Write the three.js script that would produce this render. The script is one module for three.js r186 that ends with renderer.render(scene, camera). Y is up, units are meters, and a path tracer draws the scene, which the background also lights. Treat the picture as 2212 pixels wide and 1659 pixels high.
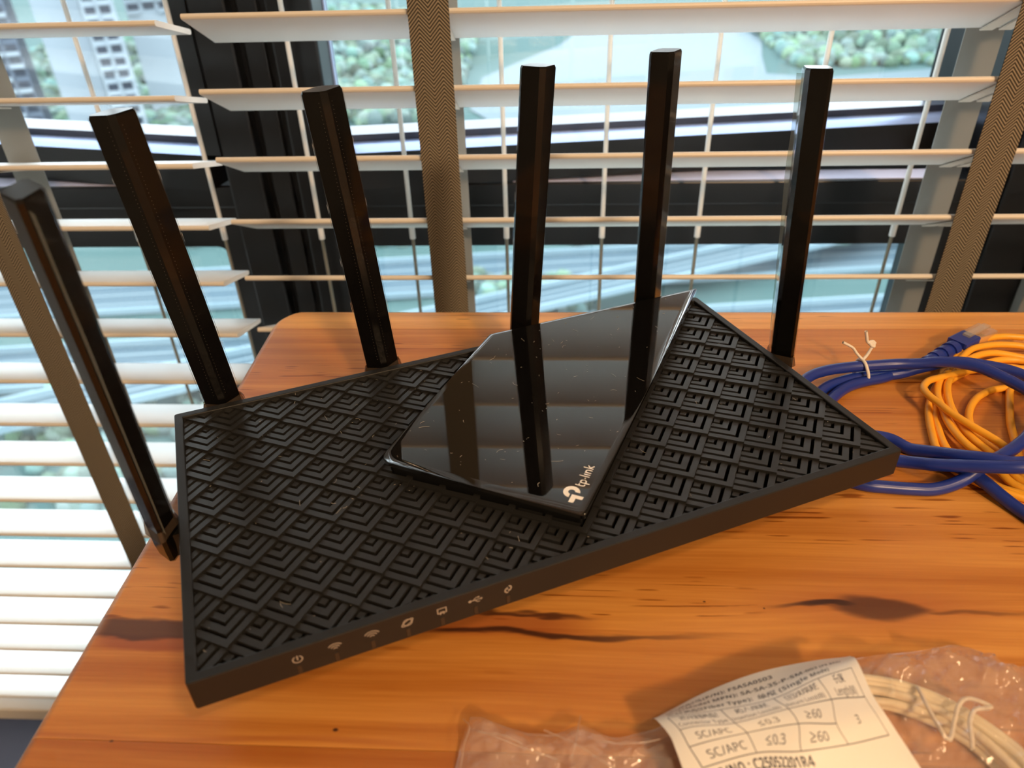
import * as THREE from 'three';
import { mergeGeometries, toCreasedNormals, mergeVertices } from 'three/addons/utils/BufferGeometryUtils.js';
import { RectAreaLightUniformsLib } from 'three/addons/lights/RectAreaLightUniformsLib.js';

// ------------------------------------------------------------------ camera, sky, lights, exposure
const V = (x, y, z) => new THREE.Vector3(x, y, z);
const scene = new THREE.Scene();
const camera = new THREE.PerspectiveCamera(54.297, 2212 / 1659, 0.02, 2000);
camera.position.set(0, 0.971, 0);
camera.up.set(-0.0051, 0.8308, -0.5566);
camera.lookAt(-0.0536, 0.971 - 0.556, -0.8294);
camera.focus = 0.345;
camera.userData.fStop = 11;
scene.background = new THREE.Color().setRGB(0.8, 0.93, 1.0);
scene.backgroundIntensity = 4.4;
const LAMP_COLOR = new THREE.Color().setRGB(1.0, 0.65, 0.36), LAMP_POWER = 24, PENDANT_POWER = 5.6;
const renderer = new THREE.WebGLRenderer({ antialias: true });
renderer.toneMapping = THREE.LinearToneMapping;
renderer.toneMappingExposure = 1.32;
renderer.shadowMap.enabled = true;
RectAreaLightUniformsLib.init();

// ------------------------------------------------------------------ helpers
let seed = 7;
const rnd = () => { seed = (seed * 1664525 + 1013904223) % 4294967296; return seed / 4294967296; };
const rr = (a, b) => a + (b - a) * rnd();
const used = {};
function numbered(name) { used[name] = (used[name] ?? -1) + 1; return used[name] ? name + '_' + String(used[name]).padStart(3, '0') : name; }
const perParent = new WeakMap();
function partName(name, parent) {
  const m = perParent.get(parent) ?? perParent.set(parent, {}).get(parent);
  m[name] = (m[name] ?? -1) + 1;
  return m[name] ? name + '_' + String(m[name]).padStart(3, '0') : name;
}
function tag(o, label, category, group, kind) {
  if (label) o.userData.label = label;
  if (category) o.userData.category = category;
  if (group) o.userData.group = group;
  if (kind) o.userData.kind = kind;
  return o;
}
function thing(name, label, category, pos = [0, 0, 0], turn = 0, group) {
  const o = new THREE.Group();
  o.name = numbered(name); o.position.set(...pos); o.rotation.y = turn; scene.add(o);
  return tag(o, label, category, group);
}
function struct(name, label) { const o = new THREE.Group(); o.name = numbered(name); scene.add(o); return tag(o, label, null, null, 'structure'); }
function mesh(name, geo, mat, parent = scene) {
  const g = Array.isArray(geo) ? mergeGeometries(geo.map(clean)) : geo;
  const o = new THREE.Mesh(g, mat);
  o.castShadow = o.receiveShadow = true;
  o.name = parent === scene ? numbered(name) : partName(name, parent);
  parent.add(o);
  return o;
}
function clean(g) {
  let h = g.index ? g.toNonIndexed() : g.clone();
  for (const k of Object.keys(h.attributes)) if (!['position', 'normal', 'uv'].includes(k)) h.deleteAttribute(k);
  if (!h.attributes.normal) h.computeVertexNormals();
  if (!h.attributes.uv) h.setAttribute('uv', new THREE.BufferAttribute(new Float32Array(h.attributes.position.count * 2), 2));
  h.morphAttributes = {};
  return h;
}
function box(w, h, d, x = 0, y = 0, z = 0, ry = 0) { const g = new THREE.BoxGeometry(w, h, d); if (ry) g.rotateY(ry); g.translate(x, y, z); return g; }
function span(x0, x1, y0, y1, z0, z1) { return box(x1 - x0, y1 - y0, z1 - z0, (x0 + x1) / 2, (y0 + y1) / 2, (z0 + z1) / 2); }
// chamfered box between two corners
function bevelBox(x0, x1, y0, y1, z0, z1, b = 0.001) {
  const s = new THREE.Shape();
  s.moveTo(x0 + b, y0 + b); s.lineTo(x1 - b, y0 + b); s.lineTo(x1 - b, y1 - b); s.lineTo(x0 + b, y1 - b); s.closePath();
  const g = new THREE.ExtrudeGeometry(s, { depth: z1 - z0 - 2 * b, bevelEnabled: true, bevelThickness: b, bevelSize: b, bevelSegments: 2 });
  g.translate(0, 0, z0 + b);
  return g;
}
// grid of nu x nv cells from fn(u, v) -> [x, y, z]
function gridGeo(nu, nv, fn, crease = 0) {
  const p = [], uv = [], id = [];
  for (let j = 0; j <= nv; j++) for (let i = 0; i <= nu; i++) { p.push(...fn(i / nu, j / nv, i, j)); uv.push(i / nu, 1 - j / nv); }
  for (let j = 0; j < nv; j++) for (let i = 0; i < nu; i++) { const a = j * (nu + 1) + i, b = a + 1, c = a + nu + 1, d = c + 1; id.push(a, c, b, b, c, d); }
  const g = new THREE.BufferGeometry();
  g.setAttribute('position', new THREE.Float32BufferAttribute(p, 3)); g.setAttribute('uv', new THREE.Float32BufferAttribute(uv, 2)); g.setIndex(id);
  g.computeVertexNormals();
  return crease ? toCreasedNormals(g, crease) : g;
}
function tube(points, r, seg = 8, perPoint = 6, closed = false) {
  const c = new THREE.CatmullRomCurve3(points.map((p) => (p.isVector3 ? p : V(...p))), closed, 'centripetal');
  return new THREE.TubeGeometry(c, points.length * perPoint, r, seg, closed);
}
// ring of cross-section points lofted through stations; capped both ends
function loft(sections, cap = true, crease = 0.5) {
  const n = sections[0].length, p = [], id = [];
  for (const s of sections) for (const q of s) p.push(...q);
  for (let k = 0; k + 1 < sections.length; k++) for (let i = 0; i < n; i++) { const a = k * n + i, b = k * n + (i + 1) % n, c = a + n, d = b + n; id.push(a, b, c, b, d, c); }
  if (cap) for (const [k, flip] of [[0, 1], [sections.length - 1, 0]]) for (let i = 1; i + 1 < n; i++) { const a = k * n, b = a + i, c = a + i + 1; flip ? id.push(a, c, b) : id.push(a, b, c); }
  const g = new THREE.BufferGeometry();
  g.setAttribute('position', new THREE.Float32BufferAttribute(p, 3)); g.setIndex(id);
  const o = toCreasedNormals(g, crease);
  o.setAttribute('uv', new THREE.BufferAttribute(new Float32Array(o.attributes.position.count * 2), 2));
  return o;
}
// value noise
const HASH = new Float32Array(65536);
for (let i = 0; i < 65536; i++) HASH[i] = rnd();
const hash = (x, y) => HASH[((x * 73856093) ^ (y * 19349663)) & 65535];
function noise(x, y) {
  const ix = Math.floor(x), iy = Math.floor(y), fx = x - ix, fy = y - iy, u = fx * fx * (3 - 2 * fx), v = fy * fy * (3 - 2 * fy);
  const a = hash(ix, iy), b = hash(ix + 1, iy), c = hash(ix, iy + 1), d = hash(ix + 1, iy + 1);
  return a + (b - a) * u + (c - a) * v + (a - b - c + d) * u * v;
}
const fbm = (x, y, n = 4) => { let s = 0, a = 0.5, t = 0; for (let i = 0; i < n; i++) { s += a * noise(x, y); t += a; x = x * 2.03 + 17.1; y = y * 2.03 + 9.7; a *= 0.5; } return s / t; };
const smooth = (x, a, b) => { const t = Math.min(1, Math.max(0, (x - a) / (b - a))); return t * t * (3 - 2 * t); };
function dataTex(w, h, fn, srgb = true) {
  const d = new Uint8Array(w * h * 4);
  for (let y = 0, k = 0; y < h; y++) for (let x = 0; x < w; x++, k += 4) { const c = fn(x, y); d[k] = Math.max(0, Math.min(255, c[0])); d[k + 1] = Math.max(0, Math.min(255, c[1])); d[k + 2] = Math.max(0, Math.min(255, c[2])); d[k + 3] = 255; }
  const t = new THREE.DataTexture(d, w, h);
  t.wrapS = t.wrapT = THREE.RepeatWrapping; t.magFilter = THREE.LinearFilter; t.minFilter = THREE.LinearMipmapLinearFilter; t.needsUpdate = true;
  if (srgb) t.colorSpace = THREE.SRGBColorSpace;
  return t;
}
const std = (color, roughness, more = {}) => { const { rgb, ...rest } = more; const m = new THREE.MeshPhysicalMaterial({ color, roughness, ...rest }); if (rgb) m.color.setRGB(...rgb); return m; };

// ------------------------------------------------------------------ wood of the tabletop
const TEX0 = { x: -0.18, z: -0.42, s: 0.64 };
const SEAMS = [-0.389, -0.279, -0.127, 0.02, 0.14];
const KNOTS = [[0.117, -0.186, 0.022, 0.0052], [-0.142, -0.1685, 0.026, 0.0048], [0.0, -0.1735, 0.05, 0.0035]];
const woodRough = [];
const wood = dataTex(2048, 2048, (px, py) => {
  const x = TEX0.x + (px / 2048) * TEX0.s, z = TEX0.z + (py / 2048) * TEX0.s;
  let plank = 0; while (plank < SEAMS.length && z > SEAMS[plank]) plank++;
  const ox = plank * 3.7;
  let zz = z + 0.006 * (fbm(x * 5 + ox, z * 14, 3) - 0.5);
  for (const [kx, kz, rx, rz] of KNOTS) { const dx = (x - kx) / (rx * 1.8), dz = z - kz; zz += 0.004 * Math.sign(dz) * Math.exp(-dx * dx - Math.abs(dz) / (rz * 1.5)); }
  const band = fbm(x * 2.5 + ox, zz * 55 + plank * 7, 4), band2 = fbm(x * 4 + ox, zz * 190, 3), fine = noise(x * 26 + ox, zz * 1500), fine2 = noise(x * 90, zz * 2600 + 5);
  let r = 208, g = 139, b = 64;
  const d = 0.86 * (band - 0.5) + 0.7 * (band2 - 0.5);
  r += d * 58; g += d * 66; b += d * 52;
  const tone = [26, -8, -2, -6, 0, -4][plank]; r += tone; g += tone * 1.2; b += tone;
  r += (fine - 0.5) * 9; g += (fine - 0.5) * 12; b += (fine - 0.5) * 10;
  r += (fine2 - 0.5) * 8; g += (fine2 - 0.5) * 8; b += (fine2 - 0.5) * 7;
  // short dark pores along the grain
  const pore = smooth(noise(x * 55 + 31, zz * 1100), 0.82, 0.96) * smooth(fbm(x * 7, zz * 30 + 3, 2), 0.44, 0.62);
  r -= pore * 70; g -= pore * 66; b -= pore * 48;
  // knots and dark streaks
  const w = fbm(x * 60, z * 260, 3) - 0.5;
  let dark = 0, red = 0;
  { const dx = (x - 0.1185) / 0.0175, dz = (z + 0.186 - 0.0015 * dx) / (0.0058 * (1 - 0.25 * dx)); const e = Math.sqrt(dx * dx + dz * dz) + w * 0.5; dark = Math.max(dark, 0.66 * smooth(e, 1.12, 0.6)); dark = Math.max(dark, smooth(Math.abs(z + 0.1857 + 0.002 * Math.sin((x - 0.085) * 90) + w * 0.004), 0.0015, 0.0002) * smooth(x, 0.074, 0.098) * smooth(x, 0.122, 0.104)); red = Math.max(red, smooth(Math.hypot((x - 0.118) / 0.05, (z + 0.185) / 0.012), 1.15, 0.3) * 0.5); dark = Math.max(dark, 0.4 * smooth(Math.abs(z + 0.1842 + w * 0.004), 0.0014, 0.0002) * smooth(x, 0.128, 0.138) * smooth(x, 0.19, 0.15)); }
  { const c = -0.1712 + 0.0012 * Math.sin(x * 70); dark = Math.max(dark, 0.85 * smooth(Math.abs(z - c + w * 0.003), 0.0017, 0.0003) * smooth(x, -0.05, -0.035) * smooth(x, 0.075, 0.0)); const c2 = -0.1795 + 0.06 * (x + 0.017); dark = Math.max(dark, 0.7 * smooth(Math.abs(z - c2 + w * 0.008), 0.0024, 0.0006) * smooth(x, -0.04, -0.02) * smooth(x, 0.02, 0.002)); red = Math.max(red, 0.85 * smooth(Math.abs(z + 0.1752 + w * 0.004), 0.0062, 0.003) * smooth(x, -0.07, -0.04) * smooth(x, 0.024, -0.005)); }
  { const e = smooth(Math.abs(z + 0.1700 + 0.0025 * ((x + 0.148) / 0.016) * 0.2 + w * 0.005), 0.0046, 0.0028) * smooth(x, -0.168, -0.160); dark = Math.max(dark, 0.72 * e * smooth(x, -0.07, -0.125)); red = Math.max(red, smooth(Math.abs(z + 0.1645 + w * 0.005), 0.0045, 0.002) * smooth(x, -0.168, -0.155) * smooth(x, -0.06, -0.12)); }
  { const c = -0.1265 + 0.004 * Math.sin((x + 0.1) * 9) - 0.0045 * smooth(x, -0.13, -0.07); red = Math.max(red, 0.45 * smooth(Math.abs(z - c), 0.0016, 0.0003) * smooth(x, -0.02, -0.07)); }
  for (const [cx, cz, q] of [[-0.068, -0.133, 0.0011], [-0.138, -0.127, 0.0007], [0.056, -0.187, 0.0006], [0.077, -0.1845, 0.0005], [0.2015, -0.2745, 0.0009]]) dark = Math.max(dark, smooth(Math.hypot(x - cx, (z - cz) * 1.6), q, q * 0.5));
  r += (150 - r) * red * 0.62; g += (72 - g) * red * 0.62; b += (38 - b) * red * 0.62;
  r += (62 - r) * dark; g += (34 - g) * dark; b += (24 - b) * dark;
  return [r, g, b];
});
wood.wrapS = wood.wrapT = THREE.MirroredRepeatWrapping;
const M = {};
M.ledge = std('#d6d4ea', 0.3);
M.wood = std('#ffffff', 0.42, { map: wood, clearcoat: 0.12, clearcoatRoughness: 0.35 });
function woodUV(g) {
  const p = g.attributes.position, uv = new Float32Array(p.count * 2);
  for (let i = 0; i < p.count; i++) { uv[2 * i] = (p.getX(i) + p.getY(i) * 0.2 - 0.15 - TEX0.x) / TEX0.s; uv[2 * i + 1] = (p.getZ(i) - TEX0.z) / TEX0.s; }
  g.setAttribute('uv', new THREE.BufferAttribute(uv, 2));
  return g;
}
// other materials
M.white = std('#e9e7e2', 0.42);
M.tapeFront = null;
M.black = std('#000', 0.32, { rgb: [0.006, 0.0065, 0.007] });
M.blackFrame = std('#000', 0.3, { rgb: [0.0045, 0.005, 0.006], specularIntensity: 0.7 });
M.silver = std('#9fb0d6', 0.3, { metalness: 0.4 });
M.gasketDark = std('#3a4054', 0.3, { metalness: 0.2 });
M.gasket = std('#8d979c', 0.5);
M.glass = std('#ffffff', 0, { transmission: 1, thickness: 0, ior: 1.5 });
M.wall = std('#86847f', 0.85);  // walls and ceiling out of view, greyed to dim warm reflections in the antennas
M.floor = std('#3a363f', 0.7);
M.casing = std('#000', 0.46, { rgb: [0.0115, 0.012, 0.0125] });
M.tile = std('#000', 0.4, { rgb: [0.017, 0.0175, 0.018] });
M.slotShade = std('#000', 0.9, { rgb: [0.002, 0.002, 0.002], specularIntensity: 0.3 });
M.gloss = std('#000', 0.025, { rgb: [0.003, 0.003, 0.0035], clearcoat: 1, clearcoatRoughness: 0.02 });
M.antenna = std('#000', 0.17, { rgb: [0.0035, 0.0033, 0.0034], specularIntensity: 0.6 });
M.film = std('#ffffff', 0.05, { transmission: 1, thickness: 0, ior: 1.25 });
M.flap = std('#dfe9e4', 0.22, { transmission: 0.72, thickness: 0, ior: 1.45 });
M.blue = std('#1f3796', 0.33, { clearcoat: 0.15, clearcoatRoughness: 0.3 });
M.yellow = std('#ffb733', 0.42);
M.tie = std('#efe9e0', 0.5);
M.clear = std('#f4efe6', 0.08, { transmission: 0.85, thickness: 0, ior: 1.5 });
M.gold = std('#d9b25a', 0.3, { metalness: 0.9 });
M.cable = std('#dcd9d2', 0.4);
M.steel = std('#8d8371', 0.38, { metalness: 0.6 });
M.bag = std('#fdf9f4', 0.05, { transmission: 0.86, thickness: 0, ior: 1.5 });
M.cream = std('#efe6cf', 0.45);

// ------------------------------------------------------------------ room shell (structure)
const wallBack = struct('wall_back', 'grey wall out of view to the right of the black window frames and above them');
mesh('wall_panel', [span(0.42, 1.85, 0, 2.6, -0.76, -0.62), span(-1.35, 0.42, 2.3, 2.6, -0.76, -0.62)], M.wall, wallBack);
mesh('wall_left', span(-1.35, -1.2, 0, 2.6, -0.76, 3.1), M.wall); tag(scene.children.at(-1), 'plain grey wall out of view at the left end of the window wall', null, null, 'structure');
mesh('wall_right', span(1.7, 1.85, 0, 2.6, -0.62, 3.1), M.wall); tag(scene.children.at(-1), 'plain grey wall out of view on the right side of the room', null, null, 'structure');
mesh('wall_front', span(-1.2, 1.7, 0, 2.6, 2.95, 3.1), M.wall); tag(scene.children.at(-1), 'plain grey wall out of view behind the table', null, null, 'structure');
mesh('floor', span(-1.35, 1.85, -0.12, 0, -0.76, 3.1), M.floor); tag(scene.children.at(-1), 'dark purplish grey floor under the table', null, null, 'structure');
mesh('ceiling', span(-1.35, 1.85, 2.6, 2.72, -0.76, 3.1), M.wall); tag(scene.children.at(-1), 'plain grey ceiling out of view above the table', null, null, 'structure');

// black frames: trims
const t1 = struct('trim_1', 'wide black column between the two windows');
mesh('post', [bevelBox(-0.276, -0.246, 0, 2.3, -0.70, -0.612, 0.002), bevelBox(-0.216, -0.1805, 0, 2.3, -0.656, -0.612, 0.002), span(-0.248, -0.214, 0, 2.3, -0.68, -0.625)], M.blackFrame, t1);
mesh('cover_strip', bevelBox(-0.240, -0.224, 0, 2.3, -0.626, -0.618, 0.001), M.blackFrame, t1);
const t2 = struct('trim_2', 'black transom bar under the right upper window');
mesh('bar', [bevelBox(-0.1805, 0.356, 0.7345, 0.755, -0.75, -0.634, 0.0015), bevelBox(-0.1805, 0.356, 0.699, 0.734, -0.74, -0.641, 0.0015)], M.blackFrame, t2);
mesh('ledge', span(-0.035, 0.34, 0.755, 0.7556, -0.66, -0.637), M.ledge, t2);
const t3 = struct('trim_3', 'black transom bar under the left upper window');
mesh('bar', [bevelBox(-1.2, -0.276, 0.7345, 0.755, -0.75, -0.634, 0.0015), bevelBox(-1.2, -0.276, 0.699, 0.734, -0.74, -0.641, 0.0015)], M.blackFrame, t3);
mesh('ledge', span(-0.6, -0.34, 0.755, 0.7556, -0.66, -0.637), M.ledge, t3);
const t4 = struct('trim_4', 'black frame column at the right end of the windows');
mesh('post', [bevelBox(0.356, 0.374, 0, 2.3, -0.70, -0.640, 0.002), bevelBox(0.378, 0.42, 0, 2.3, -0.76, -0.630, 0.002), span(0.374, 0.378, 0, 2.3, -0.70, -0.65)], M.blackFrame, t4);
// sashes: upper windows stand at a slight angle to the wall
function sash(name, label, ax, az, bx, bz, right) {   // near bottom edge runs from (ax, az) to (bx, bz)
  const w = struct(name, label), L = Math.hypot(bx - ax, bz - az), g = new THREE.Group();
  const turn = Math.atan2(-(bz - az), bx - ax);
  const put = (geo) => { geo.rotateY(turn); geo.translate(ax, 0, az); return geo; };
  mesh('sash_rail', put(span(0, L, 0.7575, 0.788, -0.055, 0)), M.blackFrame, w);
  mesh('sash_bead', put(gridGeo(1, 4, (u, v) => [u * L, 0.788 + 0.005 * Math.sin(v * 1.5708), -0.0165 * v])), M.silver, w);
  mesh('glazing_gasket', put(span(0, L, 0.786, 0.7985, -0.046, -0.017)), M.gasketDark, w);
  mesh('sash_stile', [put(span(right ? L - 0.012 : 0, right ? L : 0.012, 0.788, 2.3, -0.06, -0.02)), put(span(right ? 0 : L - 0.001, right ? 0.0015 : L + 0.018, 0.788, 2.3, -0.046, right ? -0.03 : -0.001))], M.blackFrame, w);
  mesh('stile_edge', put(span(right ? 0.0015 : L - 0.004, right ? 0.005 : L - 0.001, 0.788, 2.3, -0.046, right ? -0.03 : -0.012)), right ? M.silver : M.gasketDark, w);
  mesh('sash_head', put(span(0, L, 2.26, 2.3, -0.06, -0.01)), M.blackFrame, w);
  mesh('glass_pane', put(span(0.004, L - 0.004, 0.786, 2.28, -0.045, -0.041)), M.glass, w);
}
sash('window_1', 'left upper window pane in a black sash, set at an angle', -1.2, -0.801, -0.294, -0.614, false);
sash('window_2', 'right upper window pane in a black sash, set at an angle', -0.1800, -0.6128, 0.366, -0.6906, true);
function lowWindow(name, label, x0, x1, glassRight) {
  const w = struct(name, label);
  const s = new THREE.Shape(), r = 0.01, y0 = 0.1, y1 = 0.695;
  s.moveTo(x0 - 0.02, 0.0); s.lineTo(x1 + 0.02, 0.0); s.lineTo(x1 + 0.02, 0.72); s.lineTo(x0 - 0.02, 0.72); s.closePath();
  const h = new THREE.Path(); h.moveTo(x0, y0); h.lineTo(x0, y1 - r); h.quadraticCurveTo(x0, y1, x0 + r, y1); h.lineTo(x1 - r, y1); h.quadraticCurveTo(x1, y1, x1, y1 - r); h.lineTo(x1, y0); h.closePath();
  s.holes.push(h);
  const f = new THREE.ExtrudeGeometry(s, { depth: 0.06, bevelEnabled: false, curveSegments: 6 }); f.translate(0, 0, -0.70);
  mesh('window_frame', f, M.blackFrame, w);
  const gs = new THREE.Shape(); gs.moveTo(x0, y0); gs.lineTo(x1, y0); gs.lineTo(x1, y1 - r); gs.quadraticCurveTo(x1, y1, x1 - r, y1); gs.lineTo(x0 + r, y1); gs.quadraticCurveTo(x0, y1, x0, y1 - r); gs.closePath();
  const gh = new THREE.Path(); const k = 0.0035; gh.moveTo(x0 + k, y0 + k); gh.lineTo(x0 + k, y1 - r); gh.quadraticCurveTo(x0 + k, y1 - k, x0 + r + k, y1 - k); gh.lineTo(x1 - r - k, y1 - k); gh.quadraticCurveTo(x1 - k, y1 - k, x1 - k, y1 - r - k); gh.lineTo(x1 - k, y0 + k); gh.closePath();
  gs.holes.push(gh);
  const gg = new THREE.ExtrudeGeometry(gs, { depth: 0.008, bevelEnabled: false }); gg.translate(0, 0, -0.672);
  mesh('gasket', gg, M.gasket, w);
  mesh('glass_pane', span(x0, x1, y0, y1, -0.676, -0.672), M.glass, w);
}
lowWindow('window_3', 'left lower window pane in a black frame beside the table', -1.18, -0.3045);
lowWindow('window_4', 'right lower window pane in a black frame behind the table', -0.208, 0.3365);

// ------------------------------------------------------------------ guard cables inside the windows
for (let i = 0; i < 9; i++) {
  const xs = [-0.362, -0.2853, -0.1995, -0.1203, -0.0395, 0.0414, 0.1212, 0.2, 0.2813][i];
  const names = ['leftmost grey vertical window guard cable, beside the grey tape of the left blind', 'grey vertical window guard cable crossing the slat ends of the left blind', 'grey vertical window guard cable in front of the black column between the windows', 'grey vertical window guard cable just left of the central beige tape', 'grey vertical window guard cable just right of the central beige tape', 'grey vertical window guard cable between the fourth and fifth antenna from the left', 'grey vertical window guard cable just right of the fifth antenna', 'grey vertical window guard cable behind the rightmost antenna', 'rightmost grey vertical window guard cable, beside the right grey tape'];
  const c = thing('guard_cable', names[i], 'cable', [xs, 0.0, -0.6], 0, 'vertical window guard cables');
  mesh('sheathed_cable', new THREE.CylinderGeometry(0.0019, 0.0019, 1.57, 10).translate(0, 1.516, 0), M.cable, c);
  mesh('end_fitting', [new THREE.CylinderGeometry(0.0025, 0.0025, 0.012, 10).translate(0, 0.725, 0), new THREE.CylinderGeometry(0.0045, 0.0045, 0.0015, 12).translate(0, 0.733, 0)], M.white, c);
  mesh('bare_wire', new THREE.CylinderGeometry(0.0015, 0.0015, 0.72, 8).translate(0, 0.36, 0), M.steel, c);
}

// ------------------------------------------------------------------ venetian blinds
const herring = (() => {
  const t = dataTex(256, 256, (x, y) => {
    const u = x / 256, v = y / 256, zig = Math.abs(((u * 2) % 1) - 0.5) * 2, ph = (v * 13 + zig * 3.0) % 1;
    const l = 0.3 + 0.72 * smooth(Math.abs(ph - 0.5), 0.12, 0.38) + 0.12 * (noise(x * 0.7, y * 0.7) - 0.5);
    return [138 * l + 18, 130 * l + 17, 116 * l + 15];
  });
  return t;
})();
M.tapeFront = std('#ffffff', 0.9, { map: herring, bumpMap: herring, bumpScale: 0.0006, side: THREE.DoubleSide });
M.tapeBack = std('#94948f', 0.9, { transmission: 0.3, thickness: 0 });
M.lift = std('#d8d2c6', 0.7);
function slatGeo(len) {
  const w = 0.05, t = 0.0036, n = 5;
  const ring = [];
  for (let k = 0; k <= n; k++) { const a = -Math.PI / 2 + (k / n) * Math.PI; ring.push([Math.cos(a) * t / 2 - t / 2, Math.sin(a) * t / 2]); }
  for (let k = 0; k <= n; k++) { const a = Math.PI / 2 + (k / n) * Math.PI; ring.push([-w + t / 2 + Math.cos(a) * t / 2, Math.sin(a) * t / 2]); }
  const sec = (x) => ring.map(([z, y]) => [x, y, z]);
  return loft([sec(-len / 2), sec(len / 2)], true, 0.7);
}
function tapeGeo(y0, y1, z, w = 0.0252) {
  const n = Math.ceil((y1 - y0) / 0.02);
  const a = gridGeo(4, n, (u, v) => [(u - 0.5) * w, y1 + (y0 - y1) * v, z + 0.0004 * Math.cos((u - 0.5) * 3)]);
  const uv = a.attributes.uv; for (let i = 0; i < uv.count; i++) uv.setY(i, uv.getY(i) * (y1 - y0) / 0.03);
  const b = gridGeo(4, n, (u, v) => [(0.5 - u) * w, y1 + (y0 - y1) * v, z - 0.0005]);
  return [a, b];
}
function blind(label, x0, x1, yTop, step, tilt, tapes, upTo) {
  const B = thing('venetian_blind', label, 'blind', [0, 0, 0]);
  const L = x1 - x0, cx = (x0 + x1) / 2, geo = slatGeo(L);
  for (let k = -31; k < 20; k++) {
    const y = yTop - step * k;
    if (y > 2.24 || y < 0.185) continue;
    const s = mesh('slat', geo, M.white, B);
    s.position.set(cx, y, -0.499); s.rotation.x = -tilt + (rnd() - 0.5) * 0.012;
  }
  mesh('bottom_rail', bevelBox(x0, x1, 0.142, 0.162, -0.55, -0.499, 0.002), M.white, B);
  mesh('headrail', bevelBox(x0, x1, 2.245, 2.298, -0.556, -0.497, 0.002), M.white, B);
  const rung = span(-0.004, 0.004, -0.0034, -0.0026, -0.048, -0.001);
  for (const tx of tapes) {
    const f = mesh('tape', tapeGeo(0.145, 2.26, -0.4962), M.tapeFront, B); f.position.x = tx;
    const b = mesh('tape', box(0.0252, 2.1, 0.0006, 0, 1.2, -0.5515), M.tapeBack, B); b.position.x = tx - 0.001;
    f.userData.label = 'beige herringbone front tape'; b.userData.label = 'grey rear tape';
    if (Math.abs(tx) < 0.45) for (let k = -5; k < 6; k++) for (const dx of [-0.006, 0.006]) {
      const q = mesh('ladder_rung', rung, M.lift, B); q.position.set(tx + dx, yTop - step * k, -0.499); q.rotation.x = -tilt;
    }
  }
}
blind('left white venetian blind, hanging beside the left edge of the table', -1.15, -0.2473, 0.9046, 0.0448, 0.262, [-0.4025, -0.76, -1.1]);
blind('right white venetian blind, hanging behind the router and table', -0.23, 1.1, 0.9082, 0.0444, 0.449, [-0.0757, 0.2834, 0.65, 1.02]);

// ------------------------------------------------------------------ table
const table = thing('wooden_table', 'orange-brown wooden table with knots, under the black router', 'table', [0, 0, 0]);
const xLeft = (z) => -0.1722 + 0.022 * (z + 0.4135), zBack = -0.4125;
const ends = [zBack, ...SEAMS, 0.27];
for (let i = 0; i + 1 < ends.length; i++) {
  const za = ends[i] + (i ? 0.00012 : 0), zb = ends[i + 1] - 0.00012, st = [];
  if (i === 0) for (let k = 0; k <= 14; k++) st.push(za + (zb - za) * Math.pow(k / 14, 1.7)); else for (let k = 0; k <= 6; k++) st.push(za + (zb - za) * (k / 6));
  const sec = st.map((z) => {
    const d = z - zBack, R = 0.02, r = 0.0045;
    const xl = xLeft(z) + (d < R ? R - Math.sqrt(Math.max(0, R * R - (R - d) * (R - d))) : 0);
    const drop = d < 0.004 ? 0.004 - Math.sqrt(Math.max(0, 0.004 ** 2 - (0.004 - d) ** 2)) : 0;
    const ring = [];
    for (let k = 0; k <= 5; k++) { const a = (k / 5) * Math.PI / 2; ring.push([xl + r - r * Math.cos(a), 0.75 - drop - r + r * Math.sin(a), z]); }
    ring.push([1.0, 0.75 - drop, z], [1.0, 0.722, z], [xl + 0.002, 0.722, z], [xl, 0.724, z]);
    return ring;
  });
  mesh('plank', woodUV(loft(sec, true, 0.6)), M.wood, table);
}
mesh('apron', woodUV(mergeGeometries([span(-0.12, 0.95, 0.64, 0.7215, -0.36, -0.34), span(-0.12, 0.95, 0.64, 0.7215, 0.2, 0.22), span(-0.12, -0.1, 0.64, 0.7215, -0.34, 0.2), span(0.93, 0.95, 0.64, 0.7215, -0.34, 0.2)].map(clean))), M.wood, table);
for (const [x, z] of [[-0.11, -0.35], [-0.11, 0.21], [0.94, -0.35], [0.94, 0.21]]) mesh('leg', woodUV(loft([[-1, -1], [1, 1]].map(([s], k) => { const q = k ? 0.025 : 0.019, y = k ? 0.7215 : 0; return [[x - q, y, z - q], [x - q, y, z + q], [x + q, y, z + q], [x + q, y, z - q]]; }))), M.wood, table);

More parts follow.
